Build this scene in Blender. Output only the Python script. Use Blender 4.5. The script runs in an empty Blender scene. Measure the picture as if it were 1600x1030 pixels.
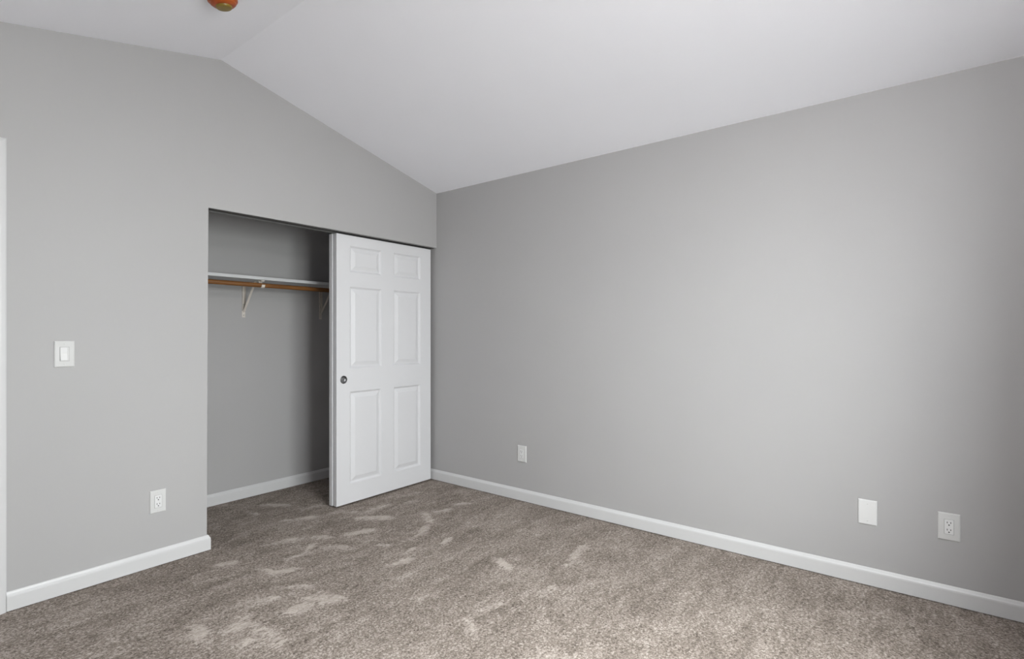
import bpy, bmesh, math
import numpy as np
from mathutils import Vector, Matrix, noise

scene = bpy.context.scene
COL = scene.collection

# ------------------------------------------------------------------ camera
cam_d = bpy.data.cameras.new('camera')
cam = bpy.data.objects.new('camera', cam_d)
COL.objects.link(cam)
cam_d.sensor_width = 36.0
cam_d.sensor_fit = 'HORIZONTAL'
cam_d.lens = 36.0 * 811.86 / 1600.0
cam_d.shift_y = 7.39 / 1600.0
cam_d.clip_start = 0.02
cam.location = (-3.1362, -3.2309, 1.25)
cam.rotation_euler = (math.radians(90), 0, math.radians(37.5928 - 90))
scene.camera = cam

# ------------------------------------------------------------------ light
scene.view_settings.view_transform = 'Standard'
scene.view_settings.look = 'None'
scene.view_settings.gamma = 1.0
scene.view_settings.use_curve_mapping = False
scene.view_settings.exposure = 0.08

SKY = 45.0        # overcast daylight outside the window (zenith radiance)
FILL_LAMP = 56.0       # radiance of the added fill lamp's opal globe
# room
RX0, RY0 = -3.51, -3.75          # left wall, back wall (right wall x=0, closet wall y=0)
EAVE, RIDGE_X, RIDGE_Z = 2.456, -1.7546, 2.8686
CB, CL = 0.80, -1.97             # closet back, closet left
HEAD, JAMB = 1.990, -1.8296
WT = 0.115
WIN = (-2.65, -1.25, 0.80, 2.08)  # window opening in the back wall

w = bpy.data.worlds.new('daylight')
scene.world = w
w.use_nodes = True
nt = w.node_tree
nt.nodes.clear()
tc = nt.nodes.new('ShaderNodeTexCoord')
sp = nt.nodes.new('ShaderNodeSeparateXYZ')
mr = nt.nodes.new('ShaderNodeMapRange')
mr.inputs[1].default_value = -1.0
mr.inputs[2].default_value = 1.0
rp = nt.nodes.new('ShaderNodeValToRGB')
els = rp.color_ramp.elements
# elevation (sine) -> radiance: dim ground by the house, bright open ground, overcast sky brightening upward
for i, (z, v) in enumerate([(-0.65, 0.02), (-0.40, 0.20), (-0.15, 0.42), (0.03, 0.53), (0.35, 0.70), (0.72, 1.0)]):
    e = els[i] if i < 2 else els.new((z + 1) / 2)
    e.position = (z + 1) / 2
    e.color = (v, v, v, 1) if z < 0 else (v * 0.985, v * 0.99, v * 1.01, 1)
bg = nt.nodes.new('ShaderNodeBackground')
bg.inputs['Strength'].default_value = SKY
wo = nt.nodes.new('ShaderNodeOutputWorld')
nt.links.new(tc.outputs['Generated'], sp.inputs[0])
nt.links.new(sp.outputs['Z'], mr.inputs[0])
nt.links.new(mr.outputs[0], rp.inputs[0])
nt.links.new(rp.outputs[0], bg.inputs[0])
nt.links.new(bg.outputs[0], wo.inputs[0])

# portal in the window opening: guides sampling of the sky only, gives no light itself
pl = bpy.data.lights.new('window_portal', 'AREA')
pl.shape = 'RECTANGLE'
pl.size = WIN[1] - WIN[0]
pl.size_y = WIN[3] - WIN[2]
pl.cycles.is_portal = True
po = bpy.data.objects.new('window_portal', pl)
COL.objects.link(po)
po.location = ((WIN[0] + WIN[1]) / 2, RY0 - 0.13, (WIN[2] + WIN[3]) / 2)
po.rotation_euler = (math.radians(90), 0, 0)   # -Z of the lamp faces +Y, into the room
scene.cycles.max_bounces = 14
scene.cycles.diffuse_bounces = 10
scene.cycles.sample_clamp_indirect = 0


# ------------------------------------------------------------------ materials
def new_mat(name, color, rough=0.5, metal=0.0, spec=0.5):
    m = bpy.data.materials.new(name)
    m.use_nodes = True
    b = m.node_tree.nodes['Principled BSDF']
    b.inputs['Base Color'].default_value = (*color, 1)
    b.inputs['Roughness'].default_value = rough
    b.inputs['Metallic'].default_value = metal
    b.inputs['Specular IOR Level'].default_value = spec
    return m, m.node_tree, b


def paint(name, color, rough=0.6, bump=0.05, scale=160, mottle=0.015, spec=0.3):
    """Rolled paint: faint orange-peel bump and a trace of tonal variation."""
    m, t, b = new_mat(name, color, rough, 0, spec)
    co = t.nodes.new('ShaderNodeTexCoord')
    n = t.nodes.new('ShaderNodeTexNoise')
    n.inputs['Scale'].default_value = scale
    n.inputs['Detail'].default_value = 3
    t.links.new(co.outputs['Object'], n.inputs['Vector'])
    bp = t.nodes.new('ShaderNodeBump')
    bp.inputs['Strength'].default_value = bump
    bp.inputs['Distance'].default_value = 0.002
    t.links.new(n.outputs['Fac'], bp.inputs['Height'])
    t.links.new(bp.outputs['Normal'], b.inputs['Normal'])
    n2 = t.nodes.new('ShaderNodeTexNoise')
    n2.inputs['Scale'].default_value = 1.3
    n2.inputs['Detail'].default_value = 2
    t.links.new(co.outputs['Object'], n2.inputs['Vector'])
    r = t.nodes.new('ShaderNodeValToRGB')
    lo = [max(0, c * (1 - mottle)) for c in color]
    hi = [min(1, c * (1 + mottle)) for c in color]
    r.color_ramp.elements[0].position = 0.3
    r.color_ramp.elements[1].position = 0.7
    r.color_ramp.elements[0].color = (*lo, 1)
    r.color_ramp.elements[1].color = (*hi, 1)
    t.links.new(n2.outputs['Fac'], r.inputs[0])
    t.links.new(r.outputs[0], b.inputs['Base Color'])
    return m


M_WALL = paint('grey_wall_paint', (0.402, 0.3965, 0.3975), 0.55)
M_CEIL = paint('white_ceiling_paint', (0.905, 0.912, 0.962), 0.8, 0.08, 110)
M_TRIM = paint('white_trim_enamel', (0.59, 0.59, 0.595), 0.35, 0.02, 60, 0.006, 0.5)
M_DOOR = paint('white_door_enamel', (0.645, 0.645, 0.662), 0.4, 0.04, 90, 0.006, 0.45)
M_PLATE = paint('white_plastic', (0.60, 0.60, 0.595), 0.55, 0.0, 60, 0.004, 0.25)
M_PLATE2 = paint('bright_white_plastic', (0.68, 0.68, 0.68), 0.5, 0.0, 60, 0.004, 0.3)
M_DARK = paint('dark_slot', (0.03, 0.03, 0.03), 0.6, 0.0, 60)
M_BRKT = paint('ivory_enamelled_steel', (0.62, 0.58, 0.53), 0.4, 0.0, 80, 0.01, 0.5)
M_SHELF = paint('white_shelf_melamine', (0.56, 0.57, 0.58), 0.4, 0.02, 60, 0.008, 0.5)
M_TRACK, _t, _b = new_mat('dark_bronze_aluminium', (0.10, 0.099, 0.097), 0.6, 0.1)
M_NICKEL, _t, _b = new_mat('dark_nickel', (0.23, 0.23, 0.235), 0.38, 0.85)
M_BRASS, _t, _b = new_mat('satin_nickel', (0.55, 0.53, 0.5), 0.3, 0.95)


def wood_mat():
    m, t, b = new_mat('stained_wood', (0.3, 0.13, 0.04), 0.38)
    co = t.nodes.new('ShaderNodeTexCoord')
    mp = t.nodes.new('ShaderNodeMapping')
    mp.inputs['Scale'].default_value = (2.5, 60, 60)
    n = t.nodes.new('ShaderNodeTexNoise')
    n.inputs['Scale'].default_value = 2.0
    n.inputs['Detail'].default_value = 5
    r = t.nodes.new('ShaderNodeValToRGB')
    r.color_ramp.elements[0].position = 0.3
    r.color_ramp.elements[0].color = (0.115, 0.045, 0.011, 1)
    r.color_ramp.elements[1].position = 0.72
    r.color_ramp.elements[1].color = (0.27, 0.118, 0.034, 1)
    t.links.new(co.outputs['Object'], mp.inputs[0])
    t.links.new(mp.outputs[0], n.inputs['Vector'])
    t.links.new(n.outputs['Fac'], r.inputs[0])
    t.links.new(r.outputs[0], b.inputs['Base Color'])
    return m


M_WOOD = wood_mat()


def cover_mat(name, base, base2, rough=0.35, trans=0.0):
    m, t, b = new_mat(name, base, rough)
    co = t.nodes.new('ShaderNodeTexCoord')
    n = t.nodes.new('ShaderNodeTexNoise')
    n.inputs['Scale'].default_value = 25
    r = t.nodes.new('ShaderNodeValToRGB')
    r.color_ramp.elements[0].position = 0.35
    r.color_ramp.elements[0].color = (*base, 1)
    r.color_ramp.elements[1].position = 0.65
    r.color_ramp.elements[1].color = (*base2, 1)
    t.links.new(co.outputs['Object'], n.inputs['Vector'])
    t.links.new(n.outputs['Fac'], r.inputs[0])
    t.links.new(r.outputs[0], b.inputs['Base Color'])
    return m


M_ORANGE = cover_mat('orange_plastic', (0.31, 0.050, 0.004), (0.42, 0.085, 0.007))
M_OLIVE = cover_mat('amber_plastic', (0.19, 0.125, 0.010), (0.25, 0.155, 0.016))


def glass_mat():
    m = bpy.data.materials.new('window_glass')
    m.use_nodes = True
    t = m.node_tree
    t.nodes.clear()
    o = t.nodes.new('ShaderNodeOutputMaterial')
    mx = t.nodes.new('ShaderNodeMixShader')
    tr = t.nodes.new('ShaderNodeBsdfTransparent')
    tr.inputs['Color'].default_value = (0.95, 0.97, 0.96, 1)
    gl = t.nodes.new('ShaderNodeBsdfGlossy')
    gl.inputs['Roughness'].default_value = 0.02
    mx.inputs[0].default_value = 0.05
    t.links.new(tr.outputs[0], mx.inputs[1])
    t.links.new(gl.outputs[0], mx.inputs[2])
    t.links.new(mx.outputs[0], o.inputs[0])
    return m


M_GLASS = glass_mat()


def carpet_mat():
    m, t, b = new_mat('taupe_carpet', (0.3, 0.26, 0.22), 0.95, 0, 0.1)
    L = t.links.new

    def N(kind, **kw):
        n = t.nodes.new(kind)
        for k, v in kw.items():
            setattr(n, k, v)
        return n

    def math_(op, a, bb, clamp=False):
        n = N('ShaderNodeMath', operation=op, use_clamp=clamp)
        for i, v in enumerate((a, bb)):
            if isinstance(v, (int, float)):
                n.inputs[i].default_value = v
            else:
                L(v, n.inputs[i])
        return n.outputs[0]

    co = N('ShaderNodeTexCoord')
    ob = co.outputs['Object']

    def tex(scale, detail, rough=0.5, dist=0.0, vec=ob):
        n = N('ShaderNodeTexNoise')
        n.inputs['Scale'].default_value = scale
        n.inputs['Detail'].default_value = detail
        n.inputs['Roughness'].default_value = rough
        n.inputs['Distortion'].default_value = dist
        L(vec, n.inputs['Vector'])
        return n.outputs['Fac']

    fine = tex(105, 3.0, 0.65, 0.8)                   # tufts
    mid = tex(38, 2, 0.5, 0.8)
    mp = N('ShaderNodeMapping')
    mp.inputs['Rotation'].default_value = (0, 0, math.radians(38))
    mp.inputs['Scale'].default_value = (1.0, 2.2, 1.0)
    L(ob, mp.inputs[0])
    big = tex(3.2, 4, 0.6, 0.8, mp.outputs[0])        # brushed areas of the pile
    rag = tex(24, 4, 0.65, 1.2, mp.outputs[0])
    patch = tex(9, 3, 0.6, 1.5, mp.outputs[0])
    att = N('ShaderNodeAttribute', attribute_name='pile_lay')
    lay = math_('ADD', att.outputs['Fac'], math_('MULTIPLY', math_('SUBTRACT', rag, 0.5), 1.7))
    ls = N('ShaderNodeMapRange', interpolation_type='SMOOTHSTEP')
    ls.inputs[1].default_value = 0.22
    ls.inputs[2].default_value = 0.74
    L(lay, ls.inputs[0])
    layf = ls.outputs[0]
    # speckle value 0..1
    ts = N('ShaderNodeMapRange')
    ts.inputs[1].default_value = 0.31
    ts.inputs[2].default_value = 0.69
    L(fine, ts.inputs[0])
    soft = math_('SUBTRACT', 1.0, math_('MULTIPLY', layf, 0.55))
    v = math_('MULTIPLY', math_('MULTIPLY', math_('SUBTRACT', ts.outputs[0], 0.5), 0.88), soft)
    v = math_('ADD', v, 0.5)
    v = math_('ADD', v, math_('MULTIPLY', math_('SUBTRACT', mid, 0.5), 0.35))
    v = math_('ADD', v, math_('MULTIPLY', math_('SUBTRACT', big, 0.5), 0.75))
    v = math_('ADD', v, math_('MULTIPLY', layf, 0.36))
    v = math_('ADD', v, math_('MULTIPLY', math_('SUBTRACT', patch, 0.5), 0.58), True)
    r = N('ShaderNodeValToRGB')
    e = r.color_ramp.elements
    e[0].position = 0.0
    e[0].color = (0.085, 0.069, 0.057, 1)
    e[1].position = 1.0
    e[1].color = (0.509, 0.449, 0.405, 1)
    x = e.new(0.5)
    x.color = (0.243, 0.206, 0.178, 1)
    L(v, r.inputs[0])
    L(r.outputs[0], b.inputs['Base Color'])
    bp = N('ShaderNodeBump')
    bp.inputs['Strength'].default_value = 0.55
    bp.inputs['Distance'].default_value = 0.006
    L(fine, bp.inputs['Height'])
    L(bp.outputs['Normal'], b.inputs['Normal'])
    return m


M_CARPET = carpet_mat()


# ------------------------------------------------------------------ helpers
def obj(name, bm, mat, parent=None, smooth=False, loc=None):
    me = bpy.data.meshes.new(name)
    bmesh.ops.recalc_face_normals(bm, faces=bm.faces[:])
    bm.to_mesh(me)
    bm.free()
    if smooth:
        for p in me.polygons:
            p.use_smooth = True
    me.materials.append(mat)
    o = bpy.data.objects.new(name, me)
    COL.objects.link(o)
    if parent is not None:
        o.parent = parent
    if loc is not None:
        o.location = loc
    return o


def smooth_by_angle(o, deg=35):
    me = o.data
    for p in me.polygons:
        p.use_smooth = True
    bm = bmesh.new()
    bm.from_mesh(me)
    for e in bm.edges:
        e.smooth = not (len(e.link_faces) == 2 and e.calc_face_angle(0) > math.radians(deg))
    bm.to_mesh(me)
    bm.free()


def thing(name, label, cat, loc=(0, 0, 0), rotz=0.0, group=None):
    o = bpy.data.objects.new(name, None)
    o.empty_display_size = 0.05
    COL.objects.link(o)
    o.location = loc
    o.rotation_euler = (0, 0, rotz)
    return tag(o, label, cat, group)


def tag(o, label, cat, group=None):
    o['label'] = label
    o['category'] = cat
    if group:
        o['group'] = group
    return o


def struct(o, label=None, cat=None):
    o['kind'] = 'structure'
    if label:
        o['label'] = label
    if cat:
        o['category'] = cat
    return o


def box(bm, x0, x1, y0, y1, z0, z1, bev=0.0, seg=2):
    r = bmesh.ops.create_cube(bm, size=1.0)
    vs = r['verts']
    for v in vs:
        v.co = Vector((x0 + (v.co.x + 0.5) * (x1 - x0), y0 + (v.co.y + 0.5) * (y1 - y0), z0 + (v.co.z + 0.5) * (z1 - z0)))
    if bev:
        es = list({e for v in vs for e in v.link_edges})
        bmesh.ops.bevel(bm, geom=es, offset=bev, segments=seg, affect='EDGES', profile=0.5)
    return bm


def boxm(*a, **k):
    return box(bmesh.new(), *a, **k)


def prism(bm, pts, axis, a, b):
    """Extrude a 2D outline (list of (u, z)) along 'x' or 'y' from a to b."""
    def P(u, z, t):
        return (u, t, z) if axis == 'y' else (t, u, z)
    A = [bm.verts.new(P(u, z, a)) for u, z in pts]
    B = [bm.verts.new(P(u, z, b)) for u, z in pts]
    bm.faces.new(A)
    bm.faces.new(B[::-1])
    n = len(pts)
    for i in range(n):
        j = (i + 1) % n
        bm.faces.new((A[i], A[j], B[j], B[i]))
    return bm


def lathe(bm, prof, seg=32, mat=None, cap0=True, cap1=True):
    """prof: list of (r, z). Revolved about z."""
    rings = []
    for r, z in prof:
        if r < 1e-6:
            rings.append([bm.verts.new((0, 0, z))])
        else:
            rings.append([bm.verts.new((r * math.cos(2 * math.pi * i / seg), r * math.sin(2 * math.pi * i / seg), z)) for i in range(seg)])
    for a, b in zip(rings, rings[1:]):
        for i in range(seg):
            j = (i + 1) % seg
            if len(a) == 1 and len(b) == 1:
                continue
            if len(a) == 1:
                bm.faces.new((a[0], b[i], b[j]))
            elif len(b) == 1:
                bm.faces.new((a[i], a[j], b[0]))
            else:
                bm.faces.new((a[i], a[j], b[j], b[i]))
    if cap0 and len(rings[0]) > 1:
        bm.faces.new(rings[0][::-1])
    if cap1 and len(rings[-1]) > 1:
        bm.faces.new(rings[-1])
    if mat is not None:
        bmesh.ops.transform(bm, matrix=mat, verts=[v for rg in rings for v in rg])
    return bm


def sweep(bm, path, prof, up=(0, 0, 1), closed=False):
    """Sweep profile [(out, up)] along a horizontal polyline; 'out' is to the right of travel, mitred."""
    n = len(path)
    rings = []
    for i, p in enumerate(path):
        p = Vector((p[0], p[1], 0))
        def right(a, b):
            d = (Vector((b[0], b[1], 0)) - Vector((a[0], a[1], 0))).normalized()
            return Vector((d.y, -d.x, 0))
        if i == 0:
            m = right(path[0], path[1])
        elif i == n - 1:
            m = right(path[-2], path[-1])
        else:
            r1, r2 = right(path[i - 1], path[i]), right(path[i], path[i + 1])
            m = (r1 + r2)
            m = m / (m.dot(r1))
        rings.append([bm.verts.new(p + m * o + Vector((0, 0, z))) for o, z in prof])
    k = len(prof)
    for a, b in zip(rings, rings[1:]):
        for i in range(k):
            j = (i + 1) % k
            bm.faces.new((a[i], a[j], b[j], b[i]))
    bm.faces.new(rings[0])
    bm.faces.new(rings[-1][::-1])
    return bm


# ------------------------------------------------------------------ the room shell
def roof_z(x):
    return RIDGE_Z - (RIDGE_Z - EAVE) * abs(x - RIDGE_X) / (0 - RIDGE_X)


# floor: carpet with brushed pile marks (pile_lay)
STROKES = [(-1.627, -0.174, -1.538, -0.213, 0.012), (-1.538, -0.213, -1.436, -0.234, 0.035), (-1.208, 0.528, -1.13, 0.403, 0.03), (-1.317, 0.111, -1.156, 0.031, 0.03), (-1.605, -0.475, -1.508, -0.476, 0.025), (-1.508, -0.476, -1.423, -0.409, 0.02), (-1.754, -0.489, -1.726, -0.586, 0.022), (-1.726, -0.586, -1.653, -0.615, 0.022), (-1.368, -0.489, -1.316, -0.578, 0.035), (-1.357, -0.992, -1.281, -1.002, 0.03), (-1.281, -1.002, -1.201, -1.014, 0.026), (-1.157, -0.932, -1.089, -0.919, 0.02), (-1.091, -0.809, -0.925, -0.799, 0.025), (-0.925, -0.799, -0.809, -0.72, 0.025), (-0.635, -0.552, -0.7, -0.671, 0.03), (-0.967, -0.244, -0.84, -0.379, 0.035), (-0.547, -0.06, -0.351, -0.131, 0.05), (-0.641, -0.233, -0.523, -0.266, 0.05), (-1.876, -0.242, -1.811, -0.275, 0.03), (-1.82, -0.746, -1.71, -0.847, 0.02), (-1.766, -0.969, -1.692, -1.055, 0.035), (-1.686, -1.003, -1.689, -1.05, 0.03), (-1.968, -0.764, -1.864, -0.841, 0.05), (-1.891, -1.003, -1.832, -1.008, 0.035), (-0.569, -0.573, -0.479, -0.603, 0.03), (-1.177, -0.714, -1.144, -0.756, 0.025), (-1.329, -0.315, -1.29, -0.367, 0.03), (-2.273, -0.795, -2.213, -0.895, 0.055), (-2.196, -0.817, -2.203, -0.886, 0.03), (-2.132, -0.94, -2.076, -0.933, 0.03), (-0.726, -1.749, -0.596, -1.718, 0.035), (-0.596, -1.718, -0.461, -1.69, 0.028), (-1.454, -1.7, -1.493, -1.761, 0.025), (-1.349, -1.686, -1.262, -1.715, 0.025), (-0.891, -1.403, -0.933, -1.517, 0.025), (-1.077, -1.805, -0.984, -1.81, 0.025), (-0.359, -0.563, -0.297, -0.608, 0.025), (-1.462, -2.096, -1.409, -2.144, 0.05), (-1.009, -0.002, -0.899, -0.145, 0.04), (-0.871, -0.18, -0.701, -0.177, 0.04), (-1.124, 0.257, -0.986, 0.193, 0.04), (-1.198, -0.427, -1.066, -0.476, 0.03), (-2.043, -0.892, -2.027, -1.188, 0.04), (-1.366, 0.462, -1.351, 0.4, 0.03), (-0.938, -1.009, -0.859, -0.984, 0.02), (-2.191, -1.047, -2.107, -1.084, 0.04), (-1.403, -1.134, -1.306, -1.144, 0.02)]


def make_floor():
    x0, x1, y0, y1 = RX0, 0.0, RY0, CB
    st = 0.0125
    nx, ny = int((x1 - x0) / st) + 1, int((y1 - y0) / st) + 1
    xs, ys = np.linspace(x0, x1, nx), np.linspace(y0, y1, ny)
    X, Y = np.meshgrid(xs, ys)
    lay = np.zeros_like(X)
    k = 0
    for ax, ay, bx, by, r in STROKES:
        dx, dy = bx - ax, by - ay
        t = np.clip(((X - ax) * dx + (Y - ay) * dy) / (dx * dx + dy * dy), 0, 1)
        d = np.hypot(X - ax - t * dx, Y - ay - t * dy)
        side = (X - ax) * dy - (Y - ay) * dx
        d = np.where(side > 0, d * 0.62, d * 1.35)          # crisp along one flank, fading on the other
        k += 1
        amp = (0.62 + 0.38 * ((k * 0.618) % 1.0)) * (0.72 if r > 0.038 else 1.0)
        lay = np.maximum(lay, amp * np.clip(1.15 - 0.62 * (d / r), 0, 1) * (0.7 + 0.3 * t))
    n = nx * ny
    bottom = -0.06
    co = np.zeros((n, 3), np.float32)
    co[:, 0], co[:, 1] = X.ravel(), Y.ravel()
    idx = np.arange(n).reshape(ny, nx)
    q = np.stack([idx[:-1, :-1], idx[:-1, 1:], idx[1:, 1:], idx[1:, :-1]], -1).reshape(-1, 4)
    # slab: border loop down to the bottom
    me = bpy.data.meshes.new('floor')
    ring = list(idx[0, :]) + list(idx[1:, -1]) + list(idx[-1, ::-1][1:]) + list(idx[::-1, 0][1:-1])
    low = np.array([[co[i, 0], co[i, 1], bottom] for i in ring], np.float32)
    k = len(ring)
    side = [(ring[(i + 1) % k], ring[i], n + i, n + (i + 1) % k) for i in range(k)]
    faces = q.tolist() + [tuple(int(a) for a in s) for s in side] + [tuple(range(n + k - 1, n - 1, -1))]
    me.from_pydata(np.vstack([co, low]).tolist(), [], faces)
    at = me.attributes.new('pile_lay', 'FLOAT', 'POINT')
    at.data.foreach_set('value', np.concatenate([lay.ravel(), np.zeros(k)]).astype(np.float32))
    me.materials.append(M_CARPET)
    o = bpy.data.objects.new('floor', me)
    COL.objects.link(o)
    return struct(o, 'taupe cut-pile carpet with brushed lighter marks', 'floor')


make_floor()

DX0, DX1, DTOP = -3.452, -2.729, 2.073     # bedroom door opening in the closet wall


def make_front_wall():
    bm = bmesh.new()
    up = 0.06
    pts = [(RX0 - 0.05, -0.06), (RX0 - 0.05, roof_z(RX0) + up), (RIDGE_X, RIDGE_Z + up), (0.05, EAVE + up), (0.05, HEAD),
           (JAMB, HEAD), (JAMB, -0.06), (DX1, -0.06), (DX1, DTOP), (DX0, DTOP), (DX0, -0.06)]
    prism(bm, pts, 'y', 0.0, WT)
    # rounded drywall corner bead around the closet opening
    es = [e for e in bm.edges if all(abs(v.co.y) < 1e-5 for v in e.verts) and
          (all(abs(v.co.x - JAMB) < 1e-4 for v in e.verts) or all(abs(v.co.z - HEAD) < 1e-4 for v in e.verts))]
    bmesh.ops.bevel(bm, geom=es, offset=0.006, segments=3, affect='EDGES', profile=0.5)
    return struct(obj('wall_front', bm, M_WALL), 'grey wall with the closet opening', 'wall')


make_front_wall()

struct(obj('wall_right', boxm(0, 0.1, RY0 - 0.12, CB + 0.1, -0.06, EAVE + 0.05), M_WALL), 'long bare grey wall', 'wall')
struct(obj('wall_left', boxm(RX0 - 0.1, RX0, RY0 - 0.12, WT, -0.06, roof_z(RX0) + 0.05), M_WALL), 'grey wall', 'wall')


def make_back_wall():
    bm = bmesh.new()
    up = 0.06
    wx0, wx1, wz0, wz1 = WIN
    y0, y1 = RY0 - 0.13, RY0
    prism(bm, [(RX0, -0.06), (wx0, -0.06), (wx0, roof_z(wx0) + up), (RX0, roof_z(RX0) + up)], 'y', y0, y1)
    prism(bm, [(wx1, -0.06), (0, -0.06), (0, EAVE + up), (wx1, roof_z(wx1) + up)], 'y', y0, y1)
    prism(bm, [(wx0, -0.06), (wx1, -0.06), (wx1, wz0), (wx0, wz0)], 'y', y0, y1)
    prism(bm, [(wx0, wz1), (wx1, wz1), (wx1, roof_z(wx1) + up), (RIDGE_X, RIDGE_Z + up), (wx0, roof_z(wx0) + up)], 'y', y0, y1)
    return struct(obj('wall_back', bm, M_WALL), 'grey wall with the window', 'wall')


make_back_wall()


def make_ceiling():
    bm = bmesh.new()
    pts = [(RX0 - 0.02, roof_z(RX0 - 0.02)), (RIDGE_X, RIDGE_Z), (0.02, roof_z(0.02)), (0.02, roof_z(0.02) + 0.14), (RIDGE_X, RIDGE_Z + 0.14), (RX0 - 0.02, roof_z(RX0 - 0.02) + 0.14)]
    prism(bm, pts, 'y', RY0 - 0.05, 0.05)
    return struct(obj('ceiling', bm, M_CEIL), 'white vaulted ceiling', 'ceiling')


make_ceiling()

# closet shell
struct(obj('wall_closet_back', boxm(CL - 0.1, 0.0, CB, CB + 0.1, -0.06, 2.44), M_WALL), 'grey wall at the back of the closet', 'wall')
struct(obj('wall_closet_left', boxm(CL - 0.1, CL, WT, CB, -0.06, 2.44), M_WALL), 'grey side wall of the closet', 'wall')
struct(obj('ceiling_closet', boxm(CL, 0.0, WT, CB, 2.36, 2.44), M_CEIL), 'ceiling of the closet', 'ceiling')

# baseboards
BASE = [(0.0, 0.004), (0.0137, 0.004), (0.0137, 0.066), (0.0125, 0.073), (0.0085, 0.079), (0.006, 0.0845), (0.0035, 0.0885), (0.0, 0.0887)]


def baseboard(name, path, label):
    o = obj(name, sweep(bmesh.new(), path, BASE), M_TRIM)
    return struct(o, label, 'baseboard')


E_ = 0.0005
baseboard('baseboard_front', [(-2.672, -0), (JAMB, 0), (JAMB, 0.028)], 'white baseboard left of the closet')
baseboard('baseboard_right', [(0, CB - 0.0005), (0, RY0)], 'white baseboard along the long wall')
baseboard('baseboard_left', [(RX0, RY0), (RX0, 0)], 'white baseboard along the left wall')
baseboard('baseboard_back', [(-0.0137, RY0), (RX0 + 0.0137, RY0)], 'white baseboard below the window')
baseboard('baseboard_closet', [(CL + 0.014, CB), (-0.014, CB)], 'white baseboard at the back of the closet')

# bedroom door casing (trim) at the left edge of the picture
CAS = [(0, 0), (0.006, 0.012), (0.012, 0.014), (0.040, 0.011), (0.052, 0.0085), (0.057, 0.006), (0.057, 0)]


def make_casing():
    bm = bmesh.new()
    pth = [(DX1, 0.0), (DX1, DTOP), (DX0, DTOP), (DX0, 0.0)]
    rings = []
    outd = [Vector((1, 0, 0)), Vector((1, 0, 1)), Vector((-1, 0, 1)), Vector((-1, 0, 0))]
    for (x, z), od in zip(pth, outd):
        rings.append([bm.verts.new(Vector((x, 0, z)) + od * a + Vector((0, -t * 1.2, 0))) for a, t in [(CAS[-1][0] - q[0], q[1]) if False else (q[0], q[1]) for q in CAS]])
    k = len(CAS)
    for a, b in zip(rings, rings[1:]):
        for i in range(k):
            j = (i + 1) % k
            bm.faces.new((a[i], a[j], b[j], b[i]))
    bm.faces.new(rings[0])
    bm.faces.new(rings[-1][::-1])
    return struct(obj('trim_1', bm, M_TRIM), 'white casing around the bedroom door', 'trim')


make_casing()


# ------------------------------------------------------------------ six panel doors
def panel_door_bm(wd, ht, th, xs, zs, hole=None):
    """Slab standing on z=0, x 0..wd, front face at y=0, back at y=th.
    xs: (l0, l1, r0, r1) panel columns; zs: three (z0, z1) rows. hole: (x, z, r) recess for a finger pull in the front."""
    bm = bmesh.new()
    gx = [0, xs[0], xs[1], xs[2], xs[3], wd]
    gz = [0]
    for a, b in zs:
        gz += [a, b]
    gz.append(ht)
    prof = [(0.0, 0.0), (0.003, 0.0025), (0.011, 0.0110), (0.016, 0.0118), (0.021, 0.0105), (0.044, 0.0030), (0.047, 0.0020)]
    for side in (0, 1):
        def P(x, z, d):
            y = d if side == 0 else th - d
            return bm.verts.new((x, y, z))
        for i in range(5):
            for j in range(len(gz) - 1):
                x0, x1, z0, z1 = gx[i], gx[i + 1], gz[j], gz[j + 1]
                if i in (1, 3) and j % 2 == 1:
                    prev = None
                    for ins, d in prof:
                        ring = [P(x0 + ins, z0 + ins, d), P(x1 - ins, z0 + ins, d), P(x1 - ins, z1 - ins, d), P(x0 + ins, z1 - ins, d)]
                        if prev:
                            for a in range(4):
                                c = (a + 1) % 4
                                bm.faces.new((prev[a], prev[c], ring[c], ring[a]))
                        prev = ring
                    bm.faces.new(prev)
                elif side == 0 and hole and x0 < hole[0] < x1 and z0 < hole[1] < z1:
                    hx, hz, hr = hole
                    nseg = 32
                    circ = [P(hx + hr * math.cos(2 * math.pi * a / nseg), hz + hr * math.sin(2 * math.pi * a / nseg), 0) for a in range(nseg)]
                    circ2 = [bm.verts.new((v.co.x, 0.0135, v.co.z)) for v in circ]
                    q = [P(x1, z0, 0), P(x1, z1, 0), P(x0, z1, 0), P(x0, z0, 0)]
                    # fan from each corner to its quarter of the circle
                    for c in range(4):
                        # corners at -45, 45, 135, 225 degrees
                        base = (-4 + c * 8)
                        arc = [circ[(base - 4 + s) % nseg] for s in range(9)]
                        for s in range(8):
                            bm.faces.new((q[c], arc[s], arc[s + 1]))
                        bm.faces.new((q[c], circ[(base + 4) % nseg], q[(c + 1) % 4]))
                    for a in range(nseg):
                        b2 = (a + 1) % nseg
                        bm.faces.new((circ[a], circ[b2], circ2[b2], circ2[a]))
                    bm.faces.new(circ2)
                else:
                    bm.faces.new((P(x0, z0, 0), P(x1, z0, 0), P(x1, z1, 0), P(x0, z1, 0)))
    # rim
    def quad(a, b, c, d):
        bm.faces.new([bm.verts.new(v) for v in (a, b, c, d)])
    for i in range(5):
        for z in (0, ht):
            quad((gx[i], 0, z), (gx[i + 1], 0, z), (gx[i + 1], th, z), (gx[i], th, z))
    for j in range(len(gz) - 1):
        for x in (0, wd):
            quad((x, 0, gz[j]), (x, 0, gz[j + 1]), (x, th, gz[j + 1]), (x, th, gz[j]))
    bmesh.ops.remove_doubles(bm, verts=bm.verts[:], dist=1e-5)
    return bm


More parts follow.
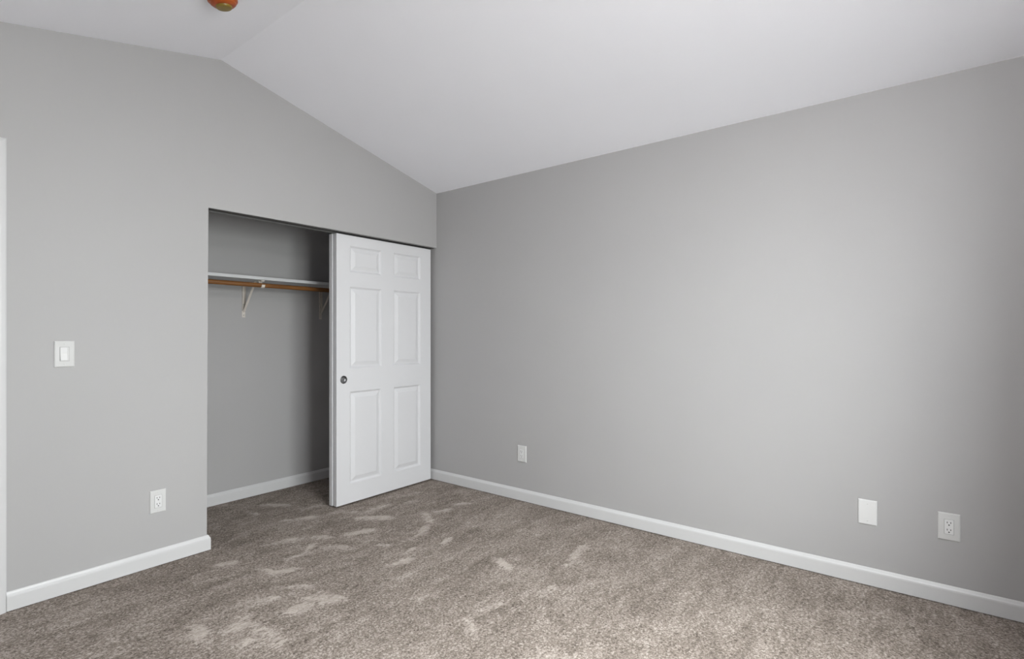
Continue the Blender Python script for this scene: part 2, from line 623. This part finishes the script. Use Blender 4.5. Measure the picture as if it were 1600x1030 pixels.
DW, DH, DT = 0.918, 1.962, 0.035
DZ = 0.012
PX = (0.113, 0.398, 0.519, 0.800)
PZ = ((0.141, 0.816), (0.988, 1.587), (1.695, 1.887))
PULL = (0.060, 0.908, 0.0255)


def make_sliding_door():
    t = thing('sliding_closet_door', 'white six-panel sliding closet door in front, with round metal finger pull', 'closet door', (-0.955, 0.035, DZ))
    slab = obj('door_slab', panel_door_bm(DW, DH, DT, PX, PZ, PULL), M_DOOR, t)
    # finger pull: rim with a dished cup
    rot = Matrix.Translation((PULL[0], 0, PULL[1])) @ Matrix.Rotation(math.radians(90), 4, 'X')
    bm = bmesh.new()
    R = PULL[2]
    # local z -> -y (towards the room)
    lathe(bm, [(R * 1.16, 0.0002), (R * 1.16, 0.0012), (R * 1.08, 0.0026), (R * 0.97, 0.0022), (R * 0.90, -0.002), (R * 0.84, -0.009), (R * 0.70, -0.0108), (R * 0.62, -0.0100),
               (R * 0.56, -0.0108), (R * 0.32, -0.0108), (R * 0.26, -0.0098), (0, -0.0098)], 40, rot, cap0=False)
    p = obj('finger_pull', bm, M_NICKEL, t, smooth=False)
    smooth_by_angle(p, 40)
    p['label'] = 'round dark metal finger pull'
    return t


front_door = make_sliding_door()
rear_door = front_door.copy()
COL.objects.link(rear_door)
rear_door.location = (-0.961, 0.080, DZ)
rear_door['label'] = 'white sliding closet door behind the front one, only its left edge showing'
for ch in list(front_door.children):
    c = ch.copy()
    COL.objects.link(c)
    c.parent = rear_door
for d_ in (front_door, rear_door):
    d_['group'] = 'bypass closet doors'

# track under the header
t = thing('sliding_door_track', 'metal sliding door track under the closet header above the white doors', 'track', (0, 0, HEAD))
obj('track_plate', boxm(JAMB + 0.002, -0.002, 0.030, WT - 0.003, -0.0035, -0.0002), M_TRACK, t)
for yy in (0.0738,):
    obj('track_lip', boxm(JAMB + 0.002, -0.002, yy, yy + 0.0022, -0.012, -0.0036), M_TRACK, t)

# ------------------------------------------------------------------ closet fittings
SH_Z0, SH_Z1, SH_Y = 1.6445, 1.6665, 0.500
sh = obj('closet_shelf', boxm(CL + 0.002, -0.002, SH_Y, CB - 0.001, SH_Z0, SH_Z1, bev=0.0015), M_SHELF)
tag(sh, 'long white closet shelf resting on steel brackets above the wooden rod', 'shelf')

ROD_Y, ROD_Z, ROD_R = 0.516, 1.6055, 0.0165
t = thing('closet_rod', 'brown wooden hanging rod under the white closet shelf', 'closet rod', (0, ROD_Y, ROD_Z))
bm = bmesh.new()
L0, L1 = CL + 0.004, -0.004
lathe(bm, [(ROD_R - 0.001, L0), (ROD_R, L0 + 0.001), (ROD_R, L1 - 0.001), (ROD_R - 0.001, L1)], 32, Matrix.Rotation(math.radians(90), 4, 'Y'))
r_ = obj('rod', bm, M_WOOD, t)
smooth_by_angle(r_, 30)
for xx, sgn in ((CL + 0.0005, 1), (-0.0005, -1)):
    bm = bmesh.new()
    lathe(bm, [(0.030, 0), (0.030, 0.004), (0.024, 0.006), (0.0235, 0.016), (0.0185, 0.016), (0.0180, 0.006)], 32,
          Matrix.Translation((xx, 0, 0)) @ Matrix.Rotation(math.radians(90 * sgn), 4, 'Y'), cap1=False)
    s_ = obj('socket', bm, M_BRKT, t)
    smooth_by_angle(s_, 35)


def strip(bm, pts, wd, th):
    """Flat steel strap following (y, z) points, wd wide in x, th thick."""
    n = len(pts)
    rings = []
    for i, (y, z) in enumerate(pts):
        a = Vector(pts[max(i - 1, 0)])
        b = Vector(pts[min(i + 1, n - 1)])
        d = (b - a).normalized()
        nn = Vector((-d.y, d.x)) * th / 2
        p = Vector((y, z))
        rings.append([bm.verts.new((sx * wd / 2, (p + s * nn).x, (p + s * nn).y)) for sx, s in ((-1, -1), (1, -1), (1, 1), (-1, 1))])
    for a, b in zip(rings, rings[1:]):
        for i in range(4):
            j = (i + 1) % 4
            bm.faces.new((a[i], a[j], b[j], b[i]))
    bm.faces.new(rings[0])
    bm.faces.new(rings[-1][::-1])
    return bm


def make_bracket(x, zbot, label):
    t = thing('shelf_bracket', label, 'shelf bracket', (x, CB, SH_Z0), 0, 'shelf and rod brackets')
    h = zbot - SH_Z0
    yw = -0.0015
    # wall leg: shallow channel
    bm = boxm(-0.012, 0.012, -0.003, -0.0004, h, -0.0005)
    box(bm, -0.012, -0.0095, -0.012, -0.003, h + 0.05, -0.006)
    box(bm, 0.0095, 0.012, -0.012, -0.003, h + 0.05, -0.006)
    obj('wall_leg', bm, M_BRKT, t)
    for zz in (h + 0.018, h + 0.10):
        bm = bmesh.new()
        lathe(bm, [(0.0045, 0.0), (0.0045, 0.0012), (0.003, 0.0026), (0, 0.003)], 16, Matrix.Translation((0, -0.003, zz)) @ Matrix.Rotation(math.radians(90), 4, 'X'))
        obj('screw', bm, M_BRASS, t)
    # shelf arm, turned down at the front
    bm = strip(bmesh.new(), [(-0.004, -0.002), (-0.282, -0.002), (-0.290, -0.003), (-0.2935, -0.006), (-0.294, -0.011)], 0.022, 0.003)
    obj('shelf_arm', bm, M_BRKT, t)
    # diagonal brace: channel section
    a, b = Vector((-0.004, 1.418 - SH_Z0)), Vector((-0.185, -0.0045))
    bm = strip(bmesh.new(), [tuple(a), tuple(b)], 0.016, 0.003)
    obj('brace', bm, M_BRKT, t)
    # hook that carries the rod: from the arm down behind, under and up the front of the rod
    cy, cz, R = ROD_Y - CB, ROD_Z - SH_Z0, ROD_R + 0.0024
    pts = [(cy + R + 0.012, -0.004), (cy + R + 0.004, -0.018)]
    for k in range(0, 15):
        an = math.radians(10 - k * (165 + 10) / 14)
        pts.append((cy + R * math.cos(an), cz + R * math.sin(an)))
    pts.append((cy - R - 0.003, cz + 0.004))
    bm = strip(bmesh.new(), pts, 0.024, 0.003)
    obj('rod_hook', bm, M_BRKT, t)
    return t


make_bracket(-1.250, 1.378, 'white steel shelf bracket at the middle of the closet rod, fully in view')
make_bracket(-0.602, 1.378, 'white steel shelf bracket in shadow close to the sliding doors')


# ------------------------------------------------------------------ wall plates
def plate_bm(wd, ht, th=0.006):
    """Cover plate in the local xz plane, back at y=0, front towards -y, bevelled rim."""
    bm = bmesh.new()
    def R(hw, hh, y):
        return [bm.verts.new((sx * hw, y, sz * hh)) for sx, sz in ((-1, -1), (1, -1), (1, 1), (-1, 1))]
    rings = [R(wd / 2, ht / 2, 0), R(wd / 2, ht / 2, -th * 0.45), R(wd / 2 - 0.0012, ht / 2 - 0.0012, -th * 0.75), R(wd / 2 - 0.0045, ht / 2 - 0.0045, -th)]
    for a, b in zip(rings, rings[1:]):
        for i in range(4):
            j = (i + 1) % 4
            bm.faces.new((a[i], a[j], b[j], b[i]))
    bm.faces.new(rings[0][::-1])
    bm.faces.new(rings[-1])
    return bm


def add_screws(t, zz, y):
    for z in (zz, -zz):
        bm = bmesh.new()
        lathe(bm, [(0.0034, 0), (0.0034, 0.0005), (0.0026, 0.0011), (0, 0.0013)], 20, Matrix.Translation((0, y, z)) @ Matrix.Rotation(math.radians(90), 4, 'X'))
        obj('screw', bm, M_PLATE, t)


def make_outlet(label, loc, rotz, wd, ht):
    t = thing('wall_outlet', label, 'outlet', loc, rotz, 'duplex wall outlets')
    th = 0.006
    obj('cover_plate', plate_bm(wd, ht, th), M_PLATE, t)
    # decorator style receptacle: raised rectangular face with a fine shadow gap round it
    obj('gap', boxm(-0.0178, 0.0178, -th - 0.0003, -th + 0.001, -0.0345, 0.0345), M_GAP, t)
    rc = obj('receptacle', boxm(-0.0166, 0.0166, -th - 0.0022, -th + 0.001, -0.0333, 0.0333, bev=0.0012), M_PLATE2, t)
    yf = -th - 0.0022
    for s in (1, -1):
        zc = 0.0165 * s
        for sx, hh in ((-1, 0.0042), (1, 0.0036)):
            obj('blade_slot', boxm(sx * 0.0064 - 0.0013, sx * 0.0064 + 0.0013, yf - 0.0002, yf + 0.001, zc + 0.0035 - hh, zc + 0.0035 + hh), M_DARK, rc)
        bm = bmesh.new()
        lathe(bm, [(0.0029, -0.001), (0.0029, 0.0002), (0, 0.0002)], 16, Matrix.Translation((0, yf, zc - 0.0075)) @ Matrix.Rotation(math.radians(90), 4, 'X'), cap1=False)
        obj('ground_hole', bm, M_DARK, rc)
    add_screws(t, ht * 0.40, -th)
    return t


M_GAP = paint('grey_shadow_gap', (0.30, 0.30, 0.30), 0.6, 0.0, 60)
RR = math.radians(-90)       # plates on the right wall: local -y -> world -x
make_outlet('white outlet low on the grey wall just left of the closet', (-2.0785, -0.0004, 0.348), 0, 0.0755, 0.121)
make_outlet('white outlet low on the long grey wall nearest the closet doors', (-0.0004, -0.9125, 0.3535), RR, 0.0815, 0.1225)
make_outlet('white outlet low on the long grey wall farthest right, past the blank plate', (-0.0004, -3.366, 0.3603), RR, 0.0805, 0.1255)

t = thing('blank_wall_plate', 'plain white blank cover plate low on the long grey wall left of an outlet', 'wall plate', (-0.0004, -3.055, 0.3628), RR)
obj('cover_plate', plate_bm(0.0785, 0.1225, 0.0062), M_PLATE2, t)
add_screws(t, 0.042, -0.0062)

t = thing('light_switch', 'white dimmer light switch on the grey wall between door casing and closet', 'light switch', (-2.470, -0.0004, 1.155))
th = 0.0065
obj('cover_plate', plate_bm(0.0765, 0.1255, th), M_PLATE, t)
obj('gap', boxm(-0.0180, 0.0180, -th - 0.0003, -th + 0.001, -0.0345, 0.0345), M_GAP, t)
obj('switch_frame', boxm(-0.0168, 0.0168, -th - 0.0014, -th + 0.001, -0.0334, 0.0334, bev=0.0008), M_PLATE, t)
bm = bmesh.new()
# rocker: bottom half proud, top half sunk
pr = [(-th - 0.0010, 0.031), (-th - 0.0022, 0.031), (-th - 0.0026, 0.0015), (-th - 0.0075, -0.0295), (-th - 0.0070, -0.031), (-th - 0.0010, -0.031)]
A = [bm.verts.new((-0.0155, y, z)) for y, z in pr]
B = [bm.verts.new((0.0095, y, z)) for y, z in pr]
bm.faces.new(A)
bm.faces.new(B[::-1])
for i in range(len(pr)):
    j = (i + 1) % len(pr)
    bm.faces.new((A[i], A[j], B[j], B[i]))
obj('rocker', bm, M_PLATE2, t)
obj('dimmer_slider', boxm(0.0118, 0.0150, -th - 0.0042, -th - 0.001, -0.006, 0.014, bev=0.0006), M_PLATE2, t)
add_screws(t, 0.049, -th)

# ------------------------------------------------------------------ smoke alarm on the left slope of the ceiling
SMX, SMY = -2.0626, -0.7279
slope = math.atan((RIDGE_Z - EAVE) / (0 - RIDGE_X))
t = thing('smoke_alarm', 'smoke alarm on the vaulted ceiling under an orange plastic dust cover', 'smoke alarm', (SMX, SMY, roof_z(SMX)))
t.rotation_euler = (math.pi, -slope, 0)
t.scale = (0.92, 0.92, 0.96)      # local +z points down out of the ceiling
bm = bmesh.new()
lathe(bm, [(0.052, -0.0005), (0.058, 0.0005), (0.060, 0.006), (0.058, 0.010), (0, 0.010)], 48, cap1=False)
o = obj('base', bm, M_PLATE, t)
smooth_by_angle(o, 35)
bm = bmesh.new()
lathe(bm, [(0.064, 0.004), (0.0685, 0.006), (0.0695, 0.012), (0.0685, 0.022), (0.064, 0.027), (0.060, 0.030), (0.0585, 0.034), (0.050, 0.041), (0.040, 0.044), (0.036, 0.0445)], 48, cap0=False)
o = obj('dust_cover', bm, M_ORANGE, t)
smooth_by_angle(o, 25)
o['label'] = 'orange plastic dust cover'
bm = bmesh.new()
lathe(bm, [(0.038, 0.043), (0.0365, 0.050), (0.033, 0.0535), (0.020, 0.055), (0, 0.0555)], 40)
o = obj('cap', bm, M_OLIVE, t)
smooth_by_angle(o, 35)
o['label'] = 'olive amber centre of the dust cover'

# ------------------------------------------------------------------ fill lamp added out of view to even the brightness, hung from left slope
def fill_glass():
    m, t, b = new_mat('lit_fill_glass', (0.9, 0.9, 0.88), 0.3)
    b.inputs['Emission Color'].default_value = (1.0, 0.985, 0.96, 1)
    b.inputs['Emission Strength'].default_value = FILL_LAMP
    return m


t = thing('fill_light', 'added fill light, an unseen opal glass globe hung from the left slope of the ceiling', 'fill light', (-2.1, -3.1, roof_z(-2.1) - 0.003))
bm = bmesh.new()
lathe(bm, [(0.066, 0.0), (0.066, -0.022), (0.058, -0.032), (0.012, -0.036), (0.010, -0.272), (0.052, -0.280), (0.055, -0.298), (0.02, -0.301), (0, -0.301)], 40)
o = obj('fill_canopy', bm, M_BRASS, t)
smooth_by_angle(o, 35)
bm = bmesh.new()
R = 0.13
lathe(bm, [(0.048, -0.294)] + [(R * math.sin(math.radians(a)), -0.415 + R * math.cos(math.radians(a))) for a in range(30, 180, 10)] + [(0, -0.415 - R)], 40, cap0=False)
o = obj('fill_globe', bm, fill_glass(), t)
smooth_by_angle(o, 60)

# ------------------------------------------------------------------ parts of the room behind the camera: window and bedroom door
wx0, wx1, wz0, wz1 = WIN
yo = RY0 - 0.10
bm = bmesh.new()
fw = 0.045
box(bm, wx0, wx0 + fw, yo, yo + 0.05, wz0, wz1)
box(bm, wx1 - fw, wx1, yo, yo + 0.05, wz0, wz1)
box(bm, wx0 + fw, wx1 - fw, yo, yo + 0.05, wz0, wz0 + fw)
box(bm, wx0 + fw, wx1 - fw, yo, yo + 0.05, wz1 - fw, wz1)
xm = (wx0 + wx1) / 2
box(bm, xm - 0.025, xm + 0.025, yo, yo + 0.05, wz0 + fw, wz1 - fw)
win = struct(obj('window_1', bm, M_TRIM), 'white vinyl slider window', 'window')
obj('pane', boxm(wx0 + fw, xm - 0.025, yo + 0.022, yo + 0.028, wz0 + fw, wz1 - fw), M_GLASS, win)
obj('pane', boxm(xm + 0.025, wx1 - fw, yo + 0.022, yo + 0.028, wz0 + fw, wz1 - fw), M_GLASS, win)
obj('window_sill', boxm(wx0 - 0.04, wx1 + 0.04, RY0 - 0.05, RY0 + 0.03, wz0 - 0.02, wz0 + 0.002, bev=0.003), M_TRIM, win)

dz = panel_door_bm(DX1 - DX0 - 0.006, DTOP - 0.015, 0.035, (0.10, 0.30, 0.415, 0.615), PZ)
dr = obj('door_1', dz, M_DOOR, None, loc=(DX0 + 0.003, 0.055, 0.010))
struct(dr, 'white six-panel bedroom door', 'door')
bm = bmesh.new()
lathe(bm, [(0.030, 0), (0.030, 0.004), (0.012, 0.008), (0.011, 0.028), (0.022, 0.036), (0.027, 0.048), (0.024, 0.060), (0, 0.064)], 32,
      Matrix.Translation((0.66, 0, 0.94)) @ Matrix.Rotation(math.radians(90), 4, 'X'))
kn = obj('door_knob', bm, M_BRASS, dr)
smooth_by_angle(kn, 40)
